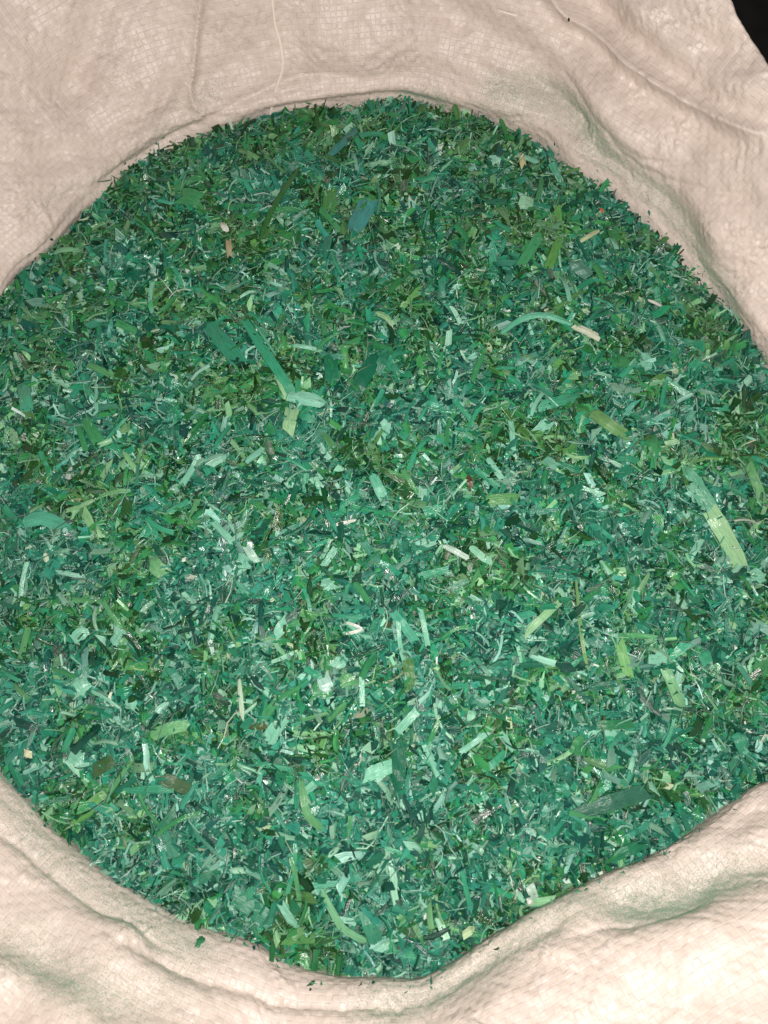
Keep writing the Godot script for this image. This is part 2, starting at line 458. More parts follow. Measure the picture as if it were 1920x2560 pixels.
# ------------------------------------------------------------------ flakes
# a thin plastic ribbon along the points c (world), built round the point o
func ribbon(c: Array, width: float, thick: float, curl: float, sub: int, o: Vector3, face: Vector3, taper0 := 0.8, taper1 := 0.8, rag := 0.12) -> ArrayMesh:
	var pts: Array[Vector3] = []
	for k in c.size() - 1:
		var a: Vector3 = c[maxi(k - 1, 0)]; var b: Vector3 = c[k]; var d: Vector3 = c[k + 1]; var e: Vector3 = c[mini(k + 2, c.size() - 1)]
		for q in sub: pts.append(b.cubic_interpolate(d, a, e, q / float(sub)))
	pts.append(c[-1])
	var n := pts.size()
	var top: Array[PackedVector3Array] = []
	var low: Array[PackedVector3Array] = []
	var len_at := PackedFloat32Array([0.0])
	for k in n - 1: len_at.append(len_at[k] + pts[k].distance_to(pts[k + 1]))
	for k in n:
		var t := (pts[mini(k + 1, n - 1)] - pts[maxi(k - 1, 0)]).normalized()
		var side := t.cross(face).normalized()
		var up := side.cross(t).normalized()
		var along := k / float(n - 1)
		var w := width * 0.5
		if along < 0.25: w *= lerpf(taper0, 1.0, along / 0.25)
		if along > 0.75: w *= lerpf(1.0, taper1, (along - 0.75) / 0.25)
		var wl := w * (1.0 + rng.randf_range(-rag, rag)); var wr := w * (1.0 + rng.randf_range(-rag, rag))
		var end := 0.0
		if k == 0 or k == n - 1: end = width * 0.5
		var row := PackedVector3Array([
			pts[k] - o + side * wl + t * rng.randf_range(-end, end) + up * rng.randf_range(-0.05, 0.05) * width,
			pts[k] - o + up * curl * width * rng.randf_range(0.6, 1.2) + t * rng.randf_range(-end, end) * 0.5,
			pts[k] - o - side * wr + t * rng.randf_range(-end, end) + up * rng.randf_range(-0.05, 0.05) * width])
		top.append(row)
		var lr := PackedVector3Array()
		for p in row: lr.append(p - up * thick)
		low.append(lr)
	var st := SurfaceTool.new(); st.begin(Mesh.PRIMITIVE_TRIANGLES)
	st.set_smooth_group(-1)
	for k in n - 1:
		var u0 := len_at[k] / 0.02; var u1 := len_at[k + 1] / 0.02
		for s in 2:
			var v0 := s * 0.5 * width / 0.008; var v1 := (s + 1) * 0.5 * width / 0.008
			quad(st, top[k][s], top[k + 1][s], top[k + 1][s + 1], top[k][s + 1], Vector2(u0, v0), Vector2(u1, v0), Vector2(u1, v1), Vector2(u0, v1))
			quad(st, low[k][s + 1], low[k + 1][s + 1], low[k + 1][s], low[k][s], Vector2(u0, v1), Vector2(u1, v1), Vector2(u1, v0), Vector2(u0, v0))
		quad(st, low[k][0], low[k + 1][0], top[k + 1][0], top[k][0], Vector2(u0, 0), Vector2(u1, 0), Vector2(u1, 0.05), Vector2(u0, 0.05))
		quad(st, top[k][2], top[k + 1][2], low[k + 1][2], low[k][2], Vector2(u0, 0), Vector2(u1, 0), Vector2(u1, 0.05), Vector2(u0, 0.05))
	for s in 2:
		quad(st, low[0][s + 1], low[0][s], top[0][s], top[0][s + 1], Vector2(0, 0), Vector2(0, 1), Vector2(0.1, 1), Vector2(0.1, 0))
		quad(st, low[n - 1][s], low[n - 1][s + 1], top[n - 1][s + 1], top[n - 1][s], Vector2(0, 0), Vector2(0, 1), Vector2(0.1, 1), Vector2(0.1, 0))
	st.generate_normals()
	return st.commit()

func quad(st: SurfaceTool, a: Vector3, b: Vector3, c: Vector3, d: Vector3, ua: Vector2, ub: Vector2, uc: Vector2, ud: Vector2) -> void:
	st.set_uv(ua); st.add_vertex(a); st.set_uv(ub); st.add_vertex(b); st.set_uv(uc); st.add_vertex(c)
	st.set_uv(ua); st.add_vertex(a); st.set_uv(uc); st.add_vertex(c); st.set_uv(ud); st.add_vertex(d)

var streaks: NoiseTexture2D
var streak_relief: NoiseTexture2D
func plastic(per_copy: bool, color := Color.WHITE, rough := 0.30) -> StandardMaterial3D:
	if streaks == null:
		var n := FastNoiseLite.new(); n.seed = 61; n.frequency = 0.03; n.fractal_octaves = 4
		n.domain_warp_enabled = false
		streaks = NoiseTexture2D.new(); streaks.width = 512; streaks.height = 512; streaks.seamless = true; streaks.noise = n
		var g := Gradient.new(); g.set_color(0, Color(0.70, 0.75, 0.74)); g.set_color(1, Color(1, 1, 1)); g.add_point(0.5, Color(0.92, 0.94, 0.93)); streaks.color_ramp = g
		streak_relief = NoiseTexture2D.new(); streak_relief.width = 512; streak_relief.height = 512; streak_relief.seamless = true; streak_relief.noise = n
	var m := StandardMaterial3D.new()
	m.vertex_color_use_as_albedo = per_copy
	m.albedo_color = color.linear_to_srgb() if not per_copy else Color.WHITE
	m.albedo_texture = streaks
	m.roughness = rough
	m.metallic_specular = 0.5
	m.uv1_scale = Vector3(0.12, 1.0, 1.0)
	m.heightmap_enabled = true; m.heightmap_texture = streak_relief; m.heightmap_scale = 0.018
	m.backlight_enabled = true; m.backlight = Color(0.4, 0.4, 0.4)
	m.cull_mode = BaseMaterial3D.CULL_DISABLED
	return m

func shade_pick(x: float, z: float, plain := false) -> Color:
	# which batch of strapping a shred comes from: teal, sea green, grass green, olive ... in loose patches
	var g := patch.get_noise_2d(x, z) * 1.1 + clampf((-z - 0.02) * 1.0, -0.16, 0.20) + rng.randf_range(-0.42, 0.42)
	var r := rng.randf()
	if plain: r = maxf(r, 0.02)
	var c: Color
	if r < 0.007: c = lin(218, 236, 226)
	elif r < 0.011: c = lin(196, 218, 182)
	elif r < 0.012: c = lin(88, 98, 62)
	elif r < 0.19: c = lin(148, 206, 184) if g < 0.15 else lin(134, 194, 146)
	elif g < -0.18: c = lin(62, 154, 128) if r < 0.75 else lin(34, 96, 84)
	elif g < 0.14: c = lin(50, 152, 116) if r < 0.66 else lin(26, 92, 72)
	elif g < 0.34: c = lin(58, 150, 94) if r < 0.7 else lin(24, 80, 50)
	elif g < 0.60: c = lin(66, 150, 88) if r < 0.66 else lin(34, 88, 46)
	else: c = lin(96, 156, 90) if r < 0.6 else lin(46, 92, 46)
	var k := rng.randf_range(0.58, 1.22)
	return Color(c.r * k * rng.randf_range(0.9, 1.1), c.g * k, c.b * k * rng.randf_range(0.88, 1.12))

func flake_shape(kind: int) -> ArrayMesh:
	# shapes of about their real size, lying along x round the origin
	var L := 0.012; var wd := 0.0032; var st := 3; var curl := rng.randf_range(-0.15, 0.2); var bend := 0.0; var sub := 1
	match kind:
		0: L = rng.randf_range(0.010, 0.019); wd = rng.randf_range(0.0018, 0.0040); bend = rng.randf_range(-0.15, 0.28); st = 5
		1: L = rng.randf_range(0.0045, 0.0095); wd = rng.randf_range(0.0018, 0.0042); bend = rng.randf_range(-0.3, 0.3); st = 3
		2: L = rng.randf_range(0.006, 0.015); wd = rng.randf_range(0.0005, 0.0012); bend = rng.randf_range(-0.25, 0.35); st = 4
		4: L = rng.randf_range(0.008, 0.02); wd = rng.randf_range(0.00025, 0.0005); bend = rng.randf_range(-0.3, 0.5); st = 5
		3: L = rng.randf_range(0.002, 0.0045); wd = rng.randf_range(0.001, 0.0026); bend = rng.randf_range(-0.2, 0.2); st = 3
	var c: Array = []
	var yaw := rng.randf_range(-0.25, 0.25) * (2.0 if kind == 2 or kind == 4 else 0.35)
	for k in st:
		var t := k / float(st - 1) - 0.5
		c.append(Vector3(t * L, (0.25 - t * t * 4.0 * 0.25) * bend * L * 2.0, yaw * L * t * t * 2.0 + rng.randf_range(-0.03, 0.03) * L))
	return ribbon(c, wd, 0.0004, curl, sub, Vector3.ZERO, Vector3.UP, rng.randf_range(0.75, 1.2) if rng.randf() < 0.85 else 0.2, rng.randf_range(0.75, 1.2) if rng.randf() < 0.85 else 0.2, 0.34 if kind != 0 else 0.16)

func make_heap() -> void:
	var heap := Node3D.new(); heap.name = numbered("shredded_plastic")
	heap.set_meta("kind", "stuff")
	heap.set_meta("label", "heap of small shredded green plastic strapping filling the sack")
	heap.set_meta("category", "plastic shreds")
	add_child(heap)
	# packed shreds below the loose top layer
	var st := SurfaceTool.new(); st.begin(Mesh.PRIMITIVE_TRIANGLES)
	var rings := 40; var cols := 150
	for k in rings + 1:
		for i in cols:
			var e := edge[i * 9] + out_dir[i * 9] * (tuck(i * 9) - 0.001)
			var p := e * (1.0 - k / float(rings))
			st.set_uv(Vector2(p.x, p.z) * 60.0)
			st.add_vertex(Vector3(p.x, heap_y(p.x, p.z) - 0.0115, p.z))
	for k in rings:
		for i in cols:
			var a := k * cols + i; var b := k * cols + (i + 1) % cols
			st.add_index(a); st.add_index(b); st.add_index(a + cols)
			st.add_index(b); st.add_index(b + cols); st.add_index(a + cols)
	st.generate_normals()
	var core := MeshInstance3D.new(); core.name = "packed_shreds"; core.mesh = st.commit()
	core.material_override = plastic(false, lin(54, 142, 108), 0.4)
	core.set_meta("kind", "stuff")
	heap.add_child(core, true)
	var looks := [plastic(true, Color.WHITE, 0.2), plastic(true, Color.WHITE, 0.3), plastic(true, Color.WHITE, 0.4)]
	var want := [5600, 15500, 45000, 48000, 13000]
	var title := ["strap_scraps", "chips", "slivers", "crumbs", "fibres"]
	var forms := [14, 16, 12, 8, 10]
	var inset_by := [0.004, 0.002, 0.003, 0.0, 0.003]
	for kind in 5:
		var per: int = want[kind] / forms[kind]
		for f in forms[kind]:
			var shape := flake_shape(kind)
			shape.surface_set_material(0, looks[f % 3])
			var mm := MultiMesh.new()
			mm.transform_format = MultiMesh.TRANSFORM_3D; mm.use_colors = true
			mm.mesh = shape; mm.instance_count = per
			for k in per:
				var x := 0.0; var z := 0.0; var d := -1.0
				while d < inset_by[kind] - 0.004:
					x = rng.randf_range(-0.27, 0.27); z = rng.randf_range(-0.30, 0.26)
					d = inset(x, z)
					if d < 0.004 and d > -0.02 and x * 0.53 + z * 0.85 > 0.15: d += 0.006
				var tilt := absf(rng.randfn(0.0, 0.46))
				var lie := rng.randf_range(-0.0105, 0.0014)
				if kind == 4: lie = rng.randf_range(-0.006, 0.0002)
				if kind == 0: lie = rng.randf_range(-0.005, 0.0015)
				var b := Basis(Vector3.UP, rng.randf() * TAU) * Basis(Vector3.RIGHT, rng.randfn(0.0, 0.45)) * Basis(Vector3.BACK, tilt * signf(rng.randf() - 0.5))
				var s := rng.randf_range(0.7, 1.3)
				b = b.scaled_local(Vector3(s * rng.randf_range(0.85, 1.15), rng.randf_range(0.8, 1.4), s))
				mm.set_instance_transform(k, Transform3D(b, Vector3(x, heap_y(x, z) + lie, z)))
				var tone := shade_pick(x, z, kind == 0)
				if kind == 4: tone = tone.lerp(Color(0.45, 0.68, 0.56), 0.25)   # fine fibres are mixed towards a pale mint
				mm.set_instance_color(k, tone)
			var mi := MultiMeshInstance3D.new(); mi.name = title[kind]; mi.multimesh = mm
			mi.set_meta("kind", "stuff")
			heap.add_child(mi, true)
	make_grains(heap)

func make_grains(heap: Node3D) -> void:
	# tiny pale green grains that tint the sack along its creases, and crumbs
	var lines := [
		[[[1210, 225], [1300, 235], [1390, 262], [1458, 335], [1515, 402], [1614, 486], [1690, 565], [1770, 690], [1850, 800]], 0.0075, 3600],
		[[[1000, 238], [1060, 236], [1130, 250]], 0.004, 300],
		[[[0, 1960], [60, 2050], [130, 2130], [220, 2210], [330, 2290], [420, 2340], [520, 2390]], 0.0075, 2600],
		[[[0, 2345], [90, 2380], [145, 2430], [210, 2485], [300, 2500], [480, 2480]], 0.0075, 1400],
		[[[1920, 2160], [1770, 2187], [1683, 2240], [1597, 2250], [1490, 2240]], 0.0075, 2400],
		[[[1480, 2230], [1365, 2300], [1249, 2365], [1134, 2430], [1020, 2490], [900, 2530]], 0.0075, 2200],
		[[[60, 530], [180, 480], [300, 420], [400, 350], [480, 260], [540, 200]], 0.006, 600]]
	var spots: Array[Transform3D] = []
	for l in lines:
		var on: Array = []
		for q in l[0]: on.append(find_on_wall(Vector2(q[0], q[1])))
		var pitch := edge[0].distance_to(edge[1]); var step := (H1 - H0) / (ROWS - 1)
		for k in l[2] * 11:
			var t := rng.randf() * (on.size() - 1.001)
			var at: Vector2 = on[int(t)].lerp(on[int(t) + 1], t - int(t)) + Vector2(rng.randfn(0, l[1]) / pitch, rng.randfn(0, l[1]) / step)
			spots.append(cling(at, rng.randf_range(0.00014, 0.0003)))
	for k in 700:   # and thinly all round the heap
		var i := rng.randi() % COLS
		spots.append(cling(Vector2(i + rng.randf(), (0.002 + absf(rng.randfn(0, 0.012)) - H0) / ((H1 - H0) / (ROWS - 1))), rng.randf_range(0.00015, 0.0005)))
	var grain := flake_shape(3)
	scatter(heap, "fine_grains", grain, spots, 0.003)
	spots = []
	for k in 300:
		var i := rng.randi() % COLS
		var s := rng.randf_range(0.5, 1.6)
		var roll := out_dir[i].dot(Vector3(0.53, 0, 0.85)) > 0.8
		spots.append(cling(Vector2(i + rng.randf(), ((0.012 if roll else 0.0005) + absf(rng.randfn(0, 0.0028)) - H0) / ((H1 - H0) / (ROWS - 1))), 0.0030 * s))
	scatter(heap, "crumbs", flake_shape(1), spots.slice(0, 170), 0.007)
	scatter(heap, "slivers", flake_shape(2), spots.slice(170), 0.007)

func cling(at: Vector2, size: float) -> Transform3D:
	var j := clampi(int(at.y), 0, ROWS - 2)
	var col := (int(floor(at.x)) % COLS + COLS) % COLS
	var id := col * ROWS + j; var ie := ((col + 1) % COLS) * ROWS + j
	var f := at.y - j if at.y < ROWS - 1 else 0.0
	var g := at.x - floorf(at.x)
	var n := wall_nrm[id]
	var p := wall_base[id].lerp(wall_base[id + 1], f).lerp(wall_base[ie].lerp(wall_base[ie + 1], f), g)
	p += n * (lerpf(lerpf(wall_disp[id], wall_disp[id + 1], f), lerpf(wall_disp[ie], wall_disp[ie + 1], f), g) + 0.0003)
	var a := n.cross(Vector3(rng.randf() - 0.5, rng.randf() - 0.5, rng.randf() - 0.5)).normalized()
	return Transform3D(Basis(a, n, a.cross(n)) * Basis(Vector3.RIGHT, rng.randfn(0, 0.25)) * Basis(Vector3.BACK, 0.0 if size < 0.001 else rng.randfn(0, 0.4)) * size, p)

func scatter(heap: Node3D, called: String, shape: ArrayMesh, spots: Array[Transform3D], length: float) -> void:
	shape.surface_set_material(0, plastic(true, Color.WHITE, 0.4))
	var mm := MultiMesh.new(); mm.transform_format = MultiMesh.TRANSFORM_3D; mm.use_colors = true
	mm.mesh = shape; mm.instance_count = spots.size()
	for k in spots.size():
		var t := spots[k]
		mm.set_instance_transform(k, Transform3D(t.basis.scaled_local(Vector3.ONE / length), t.origin))
		mm.set_instance_color(k, shade_pick(t.origin.x, t.origin.z).lerp(lin(142, 190, 160), 0.85) if called == "fine_grains" else shade_pick(t.origin.x, t.origin.z))
	var mi := MultiMeshInstance3D.new(); mi.name = called; mi.multimesh = mm; mi.set_meta("kind", "stuff")
	heap.add_child(mi, true)

# ------------------------------------------------------------------ scraps large enough to be told apart
var mats := {}
var anchors: Array = []
func scrap(called: String, c: Array, width: float, color: Color, label: String, group: String, curl := 0.08, t0 := 0.85, t1 := 0.85, rag := 0.08, face := Vector3.UP, rough := 0.34) -> void:
	var o := MeshInstance3D.new(); o.name = numbered(called)
	var centre: Vector3 = c[c.size() / 2] if c.size() % 2 == 1 else (c[c.size() / 2] + c[c.size() / 2 - 1]) * 0.5
	o.mesh = ribbon(c, width, 0.0006, curl, 3 if c.size() < 4 else 2, centre, face, t0, t1, rag)
	var key := color.to_html() + str(rough)
	if not mats.has(key): mats[key] = plastic(false, color, rough)
	o.material_override = mats[key]
	o.position = centre
	o.set_meta("label", label); o.set_meta("category", "plastic scrap")
	if group != "": o.set_meta("group", group)
	add_child(o)

func from_photo(called: String, px: Array, wpx: float, color: Color, label: String, t0 := 0.9, t1 := 0.9, curl := 0.06, rough := 0.32) -> void:
	var c: Array = []
	var k := 0
	for q in px:
		var ends := k == 0 or k == px.size() - 1
		c.append(on_heap(q[0], q[1], 0.0022 if ends else 0.0038)); k += 1
	if c.size() == 2: c.insert(1, (c[0] + c[1]) * 0.5 + Vector3(0, 0.0012, 0))
	var depth: float = (c[1] - EYE).dot(-cam.basis.z)
	var width := wpx * depth * 2.0 * tan(deg_to_rad(FOV * 0.5)) / H
	var handle := label
	for cut in [" with ", " lying", " beside", " near", " below", " at ", " along", " leaning", " continuing", " crossing", " crossed", ",", " off ", " facing", " pointing", " between", " running", " trailing", " ending", " parallel", " touching", " arching", " among", " under"]:
		handle = handle.get_slice(cut, 0)
	anchors.append([c[1], handle])
	scrap(called, c, width, color, label, "large plastic scraps on the heap", curl, t0, t1, 0.07, (Vector3.UP * 2.0 + cam.basis.z + Vector3(rng.randf_range(-0.5, 0.5), 0, rng.randf_range(-0.5, 0.5))).normalized(), rough)

func on_sack(called: String, px: Vector2, turn: float, length: float, width: float, color: Color, label: String) -> void:
	# a crumb that lies on the sack's inside
	var at := find_on_wall(px)
	var id := ((int(at.x) + COLS) % COLS) * ROWS + int(at.y)
	var n := wall_nrm[id]
	var p := wall_at(at, wall_nrm, wall_disp, 0.0012)
	var a := n.cross(Vector3(cos(turn), 0.3, sin(turn))).normalized()
	scrap(called, [p - a * length * 0.5, p + n * 0.0008, p + a * length * 0.5], width, color, label, "", 0.1, 0.5, 0.6, 0.35, n)

func make_scraps() -> void:
	var teal := lin(62, 160, 124); var deep := lin(24, 108, 82); var slate := lin(40, 96, 84); var mint := lin(140, 206, 182)
	var pale := lin(158, 206, 158); var leaf := lin(66, 148, 96); var olive := lin(74, 128, 72); var cream := lin(220, 228, 206)
	var white := lin(236, 238, 230); var blue := lin(66, 142, 134); var brown := lin(70, 104, 72)
	# scraps that the photograph shows one by one
	from_photo("strap_strip", [[614, 804], [655, 868], [700, 936], [731, 982]], 25, teal, "long straight teal strap strip with a narrow split strip alongside", 0.7, 1.0)
	from_photo("strap_sliver", [[629, 800], [664, 850], [690, 888]], 6, lin(96, 176, 144), "thin pale teal sliver along the edge of the long straight strip", 0.5, 0.4)
	from_photo("strap_sliver", [[684, 928], [703, 968], [719, 1002]], 9, pale, "thin pale green sliver at the foot of the long straight strip", 0.4, 0.8)
	from_photo("strap_strip", [[524, 812], [560, 858], [596, 902]], 40, lin(58, 146, 116), "broad teal strap strip lying parallel to the long straight strip", 0.9, 0.9)
	from_photo("plastic_shard", [[882, 990], [908, 945], [940, 886]], 40, deep, "smooth dark green pointed blade leaning against a narrower dark blade", 0.75, 0.2)
	from_photo("plastic_shard", [[944, 932], [958, 896], [972, 862]], 24, lin(44, 122, 96), "narrow dark teal blade beside the smooth dark pointed blade", 0.8, 0.25)
	from_photo("plastic_chip", [[730, 1024], [725, 1052], [720, 1080]], 34, pale, "pale green square-cut chip below the long straight strip", 1.1, 0.9)
	from_photo("plastic_leaf", [[718, 990], [765, 996], [818, 1012]], 34, mint, "mint leaf-shaped flake at the foot of the long straight strip", 0.5, 0.2, 0.15)
	from_photo("plastic_chip", [[826, 886], [830, 958]], 34, lin(34, 118, 88), "upright dark green chip facing the smooth dark pointed blade", 1.0, 1.0)
	from_photo("plastic_chip", [[754, 1032], [775, 1056]], 26, teal, "small teal chip beside the pale green square-cut chip")
	from_photo("strap_strip", [[1712, 1172], [1748, 1224], [1779, 1278]], 38, lin(84, 166, 132), "broad teal strip with a pointed tip ending in a pale kink", 0.15, 1.0)
	from_photo("strap_strip", [[1776, 1278], [1800, 1315], [1826, 1362], [1852, 1416]], 42, pale, "broad pale green strip continuing below the kink of the pointed strip", 0.95, 0.8, 0.1, 0.25)
	from_photo("strap_strip", [[1432, 812], [1462, 826], [1496, 844]], 20, cream, "cream white strip at the end of a curled mint ribbon", 0.8, 1.0, 0.1, 0.22)
	from_photo("plastic_ribbon", [[1256, 830], [1300, 800], [1345, 787], [1390, 795], [1430, 812]], 15, lin(96, 184, 152), "curled mint ribbon arching towards the cream white strip", 0.6, 0.8, 0.15)
	from_photo("plastic_sliver", [[1618, 748], [1642, 758], [1666, 772]], 7, white, "thin white sliver near the sack wall under the ridge fold", 0.3, 0.8, 0.1, 0.2)
	from_photo("strap_strip", [[1474, 1026], [1520, 1058], [1570, 1092]], 32, lin(112, 162, 104), "yellowish green strip with frayed pale end", 0.8, 0.9)
	from_photo("plastic_chip", [[1618, 1146], [1626, 1120], [1636, 1094]], 34, leaf, "leaf green folded chip off the tip of the pointed teal strip", 0.9, 0.4, 0.2)
	from_photo("strap_strip", [[1870, 1158], [1890, 1205], [1908, 1258]], 24, lin(104, 168, 112), "light green strip near the broad pointed teal strip and sack wall")
	from_photo("strap_strip", [[916, 1938], [950, 1926], [992, 1910]], 34, lin(134, 208, 178), "pale mint strap strip crossing a dark blade", 0.9, 1.0)
	from_photo("plastic_shard", [[988, 1852], [998, 1900], [994, 1950], [978, 1992]], 36, deep, "tall dark teal blade crossed by the pale mint strip", 0.9, 0.2, 0.2)
	from_photo("strap_strip", [[984, 1532], [1010, 1566], [1038, 1602]], 23, lin(84, 172, 144), "teal strip with clean parallel edges pointing at olive strap strip")
	from_photo("plastic_chip", [[716, 1552], [690, 1590]], 28, mint, "pale mint tapering chip among fine teal shreds", 0.9, 0.5)
	from_photo("plastic_chip", [[806, 1690], [822, 1732]], 34, lin(176, 216, 204), "whitish mint glossy chip with one pointed end", 1.0, 0.4, 0.1, 0.22)
	from_photo("plastic_sliver", [[862, 1556], [884, 1562], [906, 1572]], 7, white, "thinner arm of a white V of two slivers", 0.7, 0.4, 0.1, 0.22)  # this arm and the next are coloured white in place of glints
	from_photo("plastic_sliver", [[864, 1584], [886, 1580], [908, 1573]], 8, white, "thicker arm of a white V of two slivers", 0.8, 0.4, 0.1, 0.22)
	from_photo("strap_strip", [[1020, 1640], [1022, 1680], [1024, 1722]], 28, olive, "upright olive strap strip with a lengthwise grain")
	from_photo("plastic_stick", [[1452, 602], [1474, 589], [1497, 576]], 11, lin(198, 206, 166), "pale cream green stick near the tiny red bit", 0.8, 0.9, 0.2)
	from_photo("plastic_bit", [[1500, 521], [1504, 530]], 9, lin(214, 92, 74), "tiny red plastic bit, the only red one, near the sack wall")
	from_photo("plastic_chip", [[1298, 506], [1326, 512]], 34, lin(150, 206, 172), "pale mint square chip between the cream split sliver and cream stick", 1.0, 1.0)
	from_photo("plastic_sliver", [[1302, 382], [1306, 402], [1311, 424]], 15, lin(220, 216, 170), "cream split sliver at the heap's edge under the valley fold", 0.4, 0.9, 0.2, 0.22)  # a yellowish glint, put into the cream colour of the sliver
	from_photo("strap_strip", [[1304, 658], [1328, 622], [1352, 584]], 26, lin(74, 158, 108), "green strip leaning beside a second, yellower green strip", 0.8, 0.7)
	from_photo("strap_strip", [[1370, 668], [1386, 632], [1402, 592]], 22, lin(96, 156, 84), "yellowish green tapering strip beside a bluer green strip", 0.9, 0.4)
	from_photo("plastic_flake", [[1418, 658], [1446, 668], [1476, 694]], 34, lin(92, 146, 130), "grey teal curved flake below the pale cream green stick", 0.6, 0.7, 0.2)
	from_photo("plastic_chip", [[571, 600], [575, 640]], 15, lin(186, 170, 142), "beige pink narrow chip below a white glint chip")
	from_photo("plastic_chip", [[556, 558], [566, 578]], 16, white, "small white chip above the beige pink chip", 0.8, 0.8, 0.1, 0.2)  # the white colour stands for a glint on the shreds
	from_photo("plastic_leaf", [[922, 502], [902, 540], [878, 584]], 48, lin(74, 150, 146), "large bluish teal leaf-shaped flake with fine ribs", 0.8, 0.15, 0.12)
	from_photo("plastic_chip", [[456, 490], [506, 504]], 42, leaf, "flat leaf green chip lying crosswise above the small white chip", 1.0, 1.0)
	from_photo("plastic_chip", [[826, 468], [822, 528]], 34, lin(78, 148, 84), "flat leaf green chip beside the large bluish leaf-shaped flake", 1.0, 0.7)
	from_photo("strap_strip", [[892, 322], [855, 358], [814, 396]], 20, blue, "bluish teal strip at the heap's edge under the loose tape", 0.9, 0.5)
	from_photo("plastic_ribbon", [[748, 420], [706, 480], [672, 540], [648, 604]], 13, lin(52, 112, 56), "long dark green ribbon trailing below the sack's loose tape", 0.5, 0.4, 0.2)
	from_photo("strap_strip", [[582, 2236], [628, 2268], [680, 2304]], 44, lin(48, 136, 106), "broad dark teal strap strip pointing at the pale bent ribbon", 1.0, 0.9)
	from_photo("strap_strip", [[918, 2288], [928, 2322], [940, 2358]], 38, lin(62, 146, 116), "short wide teal strip at the end of the pale bent ribbon", 1.0, 1.0)
	from_photo("plastic_ribbon", [[796, 2210], [822, 2262], [852, 2316], [884, 2338], [916, 2356]], 18, lin(122, 186, 142), "pale green bent ribbon beside the short wide teal strip", 0.5, 0.9, 0.12)
	from_photo("plastic_chip", [[1324, 2212], [1336, 2248]], 24, lin(196, 222, 206), "whitish mint chip beside the rolled edge of the sack", 1.0, 0.9, 0.1, 0.22)
	from_photo("plastic_bit", [[1318, 2250], [1332, 2258]], 13, white, "tiny white bit touching the whitish mint chip", 0.7, 0.7, 0.1, 0.2)  # a glint painted as a white piece
	from_photo("strap_strip", [[1446, 2034], [1530, 2006], [1616, 1978]], 42, lin(50, 112, 92), "long slate green strip parallel to the rolled edge of the sack", 0.6, 0.9)
	from_photo("strap_strip", [[1536, 2142], [1572, 2126], [1610, 2110]], 27, lin(46, 132, 98), "dark green strip lying against the rolled edge of the sack")
	from_photo("strap_strip", [[1488, 1814], [1535, 1812], [1584, 1808]], 24, lin(36, 122, 80), "level dark green strip with square ends", 1.0, 1.0)
	from_photo("plastic_chip", [[402, 1944], [468, 1972]], 34, brown, "large dull olive chip lying beside the dark olive one", 0.8, 0.9)
	from_photo("plastic_chip", [[236, 1930], [286, 1898]], 32, lin(60, 100, 58), "dark olive chip beside the large dull olive one", 0.8, 0.9)
	from_photo("plastic_bit", [[60, 1880], [80, 1888]], 17, lin(224, 226, 190), "cream bit at the heap's edge above the sack's deep crease")
	from_photo("plastic_shard", [[1346, 1018], [1392, 1004], [1444, 990]], 27, lin(66, 160, 126), "teal blade with one pointed end below the cream white strip", 0.9, 0.3)
	from_photo("strap_strip", [[56, 958], [62, 995], [70, 1034]], 32, lin(82, 172, 140), "wide light teal strip with square ends near the sack wall")
	from_photo("strap_strip", [[208, 1044], [230, 1078], [254, 1114]], 30, leaf, "leaf green strip near the wide light teal strip", 0.8, 1.0)
	from_photo("plastic_leaf", [[50, 1310], [105, 1296], [168, 1318]], 36, lin(88, 180, 152), "light teal triangular flake pointed at both ends", 0.3, 0.2, 0.14)
	from_photo("plastic_chip", [[1842, 1832], [1860, 1876]], 34, lin(58, 150, 120), "teal chip near the end of the sack's rolled edge")
	from_photo("strap_strip", [[1664, 1672], [1682, 1715], [1702, 1764]], 27, lin(128, 190, 140), "light mint green strip near the level dark green strip")
	from_photo("plastic_sliver", [[1106, 1362], [1138, 1378], [1172, 1396]], 15, lin(200, 224, 210), "glossy whitish strip with a greener strip beside it", 0.6, 1.0, 0.1, 0.2)
	from_photo("strap_strip", [[1176, 1366], [1206, 1392], [1232, 1406]], 18, lin(140, 202, 172), "mint strip beside the glossy whitish strip", 0.8, 1.0)
	from_photo("strap_strip", [[932, 1186], [946, 1218], [962, 1252]], 26, lin(108, 190, 160), "mint strip with straight sides near the level white sliver")
	from_photo("plastic_chip", [[616, 1368], [642, 1406]], 20, lin(174, 214, 198), "whitish mint narrow chip near the level white sliver", 0.8, 0.9, 0.1, 0.22)
	from_photo("plastic_sliver", [[832, 1314], [862, 1306], [892, 1300]], 8, white, "thin white sliver lying level between two mint pieces", 0.6, 0.6, 0.1, 0.2)
	from_photo("plastic_ribbon", [[752, 1946], [758, 1990], [770, 2040], [806, 2072]], 20, lin(98, 164, 112), "yellow green hooked ribbon near the tall dark teal blade", 0.4, 0.9, 0.15)
	from_photo("plastic_sliver", [[598, 1700], [602, 1750], [606, 1800]], 12, lin(190, 216, 190), "long upright whitish green sliver", 0.6, 0.5, 0.2, 0.22)
	from_photo("strap_strip", [[380, 1840], [420, 1822], [470, 1812]], 30, lin(108, 176, 122), "light yellow green strip near the long whitish green sliver")
	from_photo("plastic_ribbon", [[940, 782], [965, 792], [984, 816]], 14, lin(140, 186, 138), "pale short curved green ribbon near the dark pointed blades", 0.7, 0.7, 0.2)
	from_photo("strap_strip", [[1310, 1590], [1352, 1548], [1396, 1508]], 20, lin(146, 196, 150), "pale green tapered strip near the straw-like strip", 0.3, 0.8)
	from_photo("strap_strip", [[1546, 1600], [1560, 1648], [1572, 1690]], 26, lin(124, 184, 120), "yellowish mint strip between the straw-like strip and light mint strip")
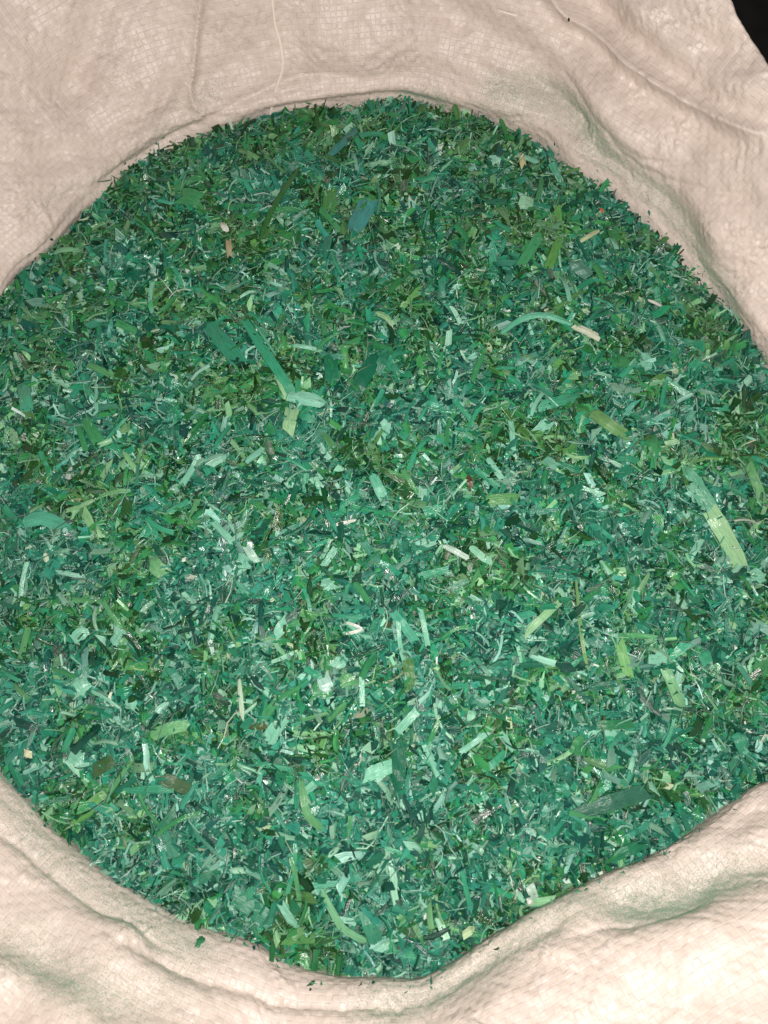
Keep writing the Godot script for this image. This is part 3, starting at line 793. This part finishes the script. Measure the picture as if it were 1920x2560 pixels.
	from_photo("plastic_chip", [[1216, 1250], [1300, 1248]], 30, lin(92, 158, 96), "wide yellowish green chip near the small reddish brown bit")
	from_photo("plastic_chip", [[372, 1400], [416, 1440]], 38, lin(110, 172, 120), "light green three-cornered chip near the whitish narrow chip", 0.4, 0.9)
	from_photo("strap_strip", [[1440, 1450], [1455, 1600], [1470, 1672]], 9, lin(116, 160, 104), "very long thin yellowish straw-like strip", 0.5, 0.5)
	from_photo("plastic_bit", [[1170, 1190], [1178, 1222]], 13, lin(96, 66, 50), "small reddish brown bit, the darkest red one on the heap")
	# crumbs that cling to the sack
	on_sack("plastic_flake", Vector2(1680, 2012), 0.6, 0.016, 0.006, lin(120, 196, 164), "feathery mint flake lying out on the sack's rolled edge")
	on_sack("plastic_flake", Vector2(1708, 2078), 1.7, 0.007, 0.004, lin(84, 158, 120), "small teal flake hanging over the sack's rolled edge")
	on_sack("plastic_flake", Vector2(1612, 2136), 1.1, 0.006, 0.0045, lin(70, 150, 104), "small green flake on the sack just outside the rolled edge")
	on_sack("plastic_flake", Vector2(1846, 1990), 0.3, 0.014, 0.003, lin(104, 180, 150), "narrow mint flake lying out on the sack beyond the feathery one")
	on_sack("dirt_speck", Vector2(1424, 46), 0.2, 0.0016, 0.0012, lin(40, 38, 34), "tiny dark speck on the sack's ridge fold")
	on_sack("dirt_speck", Vector2(778, 2476), 0.9, 0.0012, 0.0009, lin(40, 38, 34), "tiny dark speck on the sack below the heap's plain edge")
	on_sack("plastic_flake", Vector2(500, 2360), 0.2, 0.006, 0.003, lin(60, 140, 96), "small green flake on the sack beside the crinkled crease")
	# the other large scraps, by colour and form
	var shades := [["teal", teal], ["dark teal", lin(26, 110, 86)], ["mint", lin(132, 200, 174)], ["leaf green", leaf], ["yellowish green", lin(90, 158, 106)], ["grey teal", lin(74, 146, 122)]]
	var kinds := [["strap_strip", "broad straight-edged %s strap strip"], ["plastic_sliver", "narrow straight %s sliver"], ["plastic_chip", "jagged squarish %s chip"], ["plastic_ribbon", "thin curved %s ribbon"]]
	var weight := [0.36, 0.60, 0.84, 1.0]
	var uses := {}
	for a in anchors: uses[a[1]] = uses.get(a[1], 0) + 1
	var made := 0
	while made < 225:
		var u := rng.randf_range(10, 1910); var v := rng.randf_range(290, 2430)
		var p := on_heap(u, v, 0.0)
		if inset(p.x, p.z) < 0.016: continue
		var r := rng.randf(); var k := 0
		while r > weight[k]: k += 1
		var q := rng.randf(); var s := 0
		for lim in [0.30, 0.46, 0.62, 0.79, 0.90]:
			if q > lim: s += 1
		if p.z < -0.09 and s == 0 and rng.randf() < 0.5: s = 3
		var L := 0.0; var wd := 0.0; var bow := 0.0; var rag := 0.08
		match k:
			0: L = rng.randf_range(0.010, 0.018); wd = rng.randf_range(0.0025, 0.0042)
			1: L = rng.randf_range(0.011, 0.021); wd = rng.randf_range(0.0014, 0.0026)
			2: L = rng.randf_range(0.0065, 0.0095); wd = rng.randf_range(0.0048, 0.0070); rag = 0.4
			3: L = rng.randf_range(0.013, 0.024); wd = rng.randf_range(0.0012, 0.0026); bow = rng.randf_range(0.15, 0.4) * signf(rng.randf() - 0.5)
		var ang := rng.randf() * TAU
		var a := Vector3(cos(ang), 0, sin(ang)); var b := Vector3(-a.z, 0, a.x)
		var c: Array = []
		var slope := rng.randf_range(-0.16, 0.16); var rise := rng.randf_range(-0.03, 0.10)
		for m in 4:
			var t := m / 3.0 - 0.5
			var w := p + a * (t * L) + b * (bow * L * (0.25 - t * t))
			w.y = heap_y(w.x, w.z) + 0.0020 + slope * t * L + rise * L * (0.25 - t * t) * 4.0
			c.append(w)
		var best := 1e9; var by := ""
		for an in anchors:
			if uses[an[1]] == 1 and an[1].split(" ").size() <= 6 and p.distance_to(an[0]) < best: best = p.distance_to(an[0]); by = an[1]
		var gloss: float = [0.2, 0.28, 0.36][rng.randi() % 3]
		var size: String = "longer " if L > [0.014, 0.016, 0.008, 0.0185][k] else "shorter "
		if k == 2: size = "larger " if L > 0.008 else "smaller "
		var look: String = size + ("glossy " if gloss < 0.25 else "") + kinds[k][1] % shades[s][0]
		scrap(kinds[k][0], c, wd, shades[s][1], look + " near the " + by, "large plastic scraps on the heap", rng.randf_range(-0.06, 0.14), rng.randf_range(0.8, 1.2), rng.randf_range(0.7, 1.2), rag, (Vector3.UP + Vector3(rng.randfn(0, 0.2), 0, rng.randfn(0, 0.2))).normalized(), gloss)
		made += 1
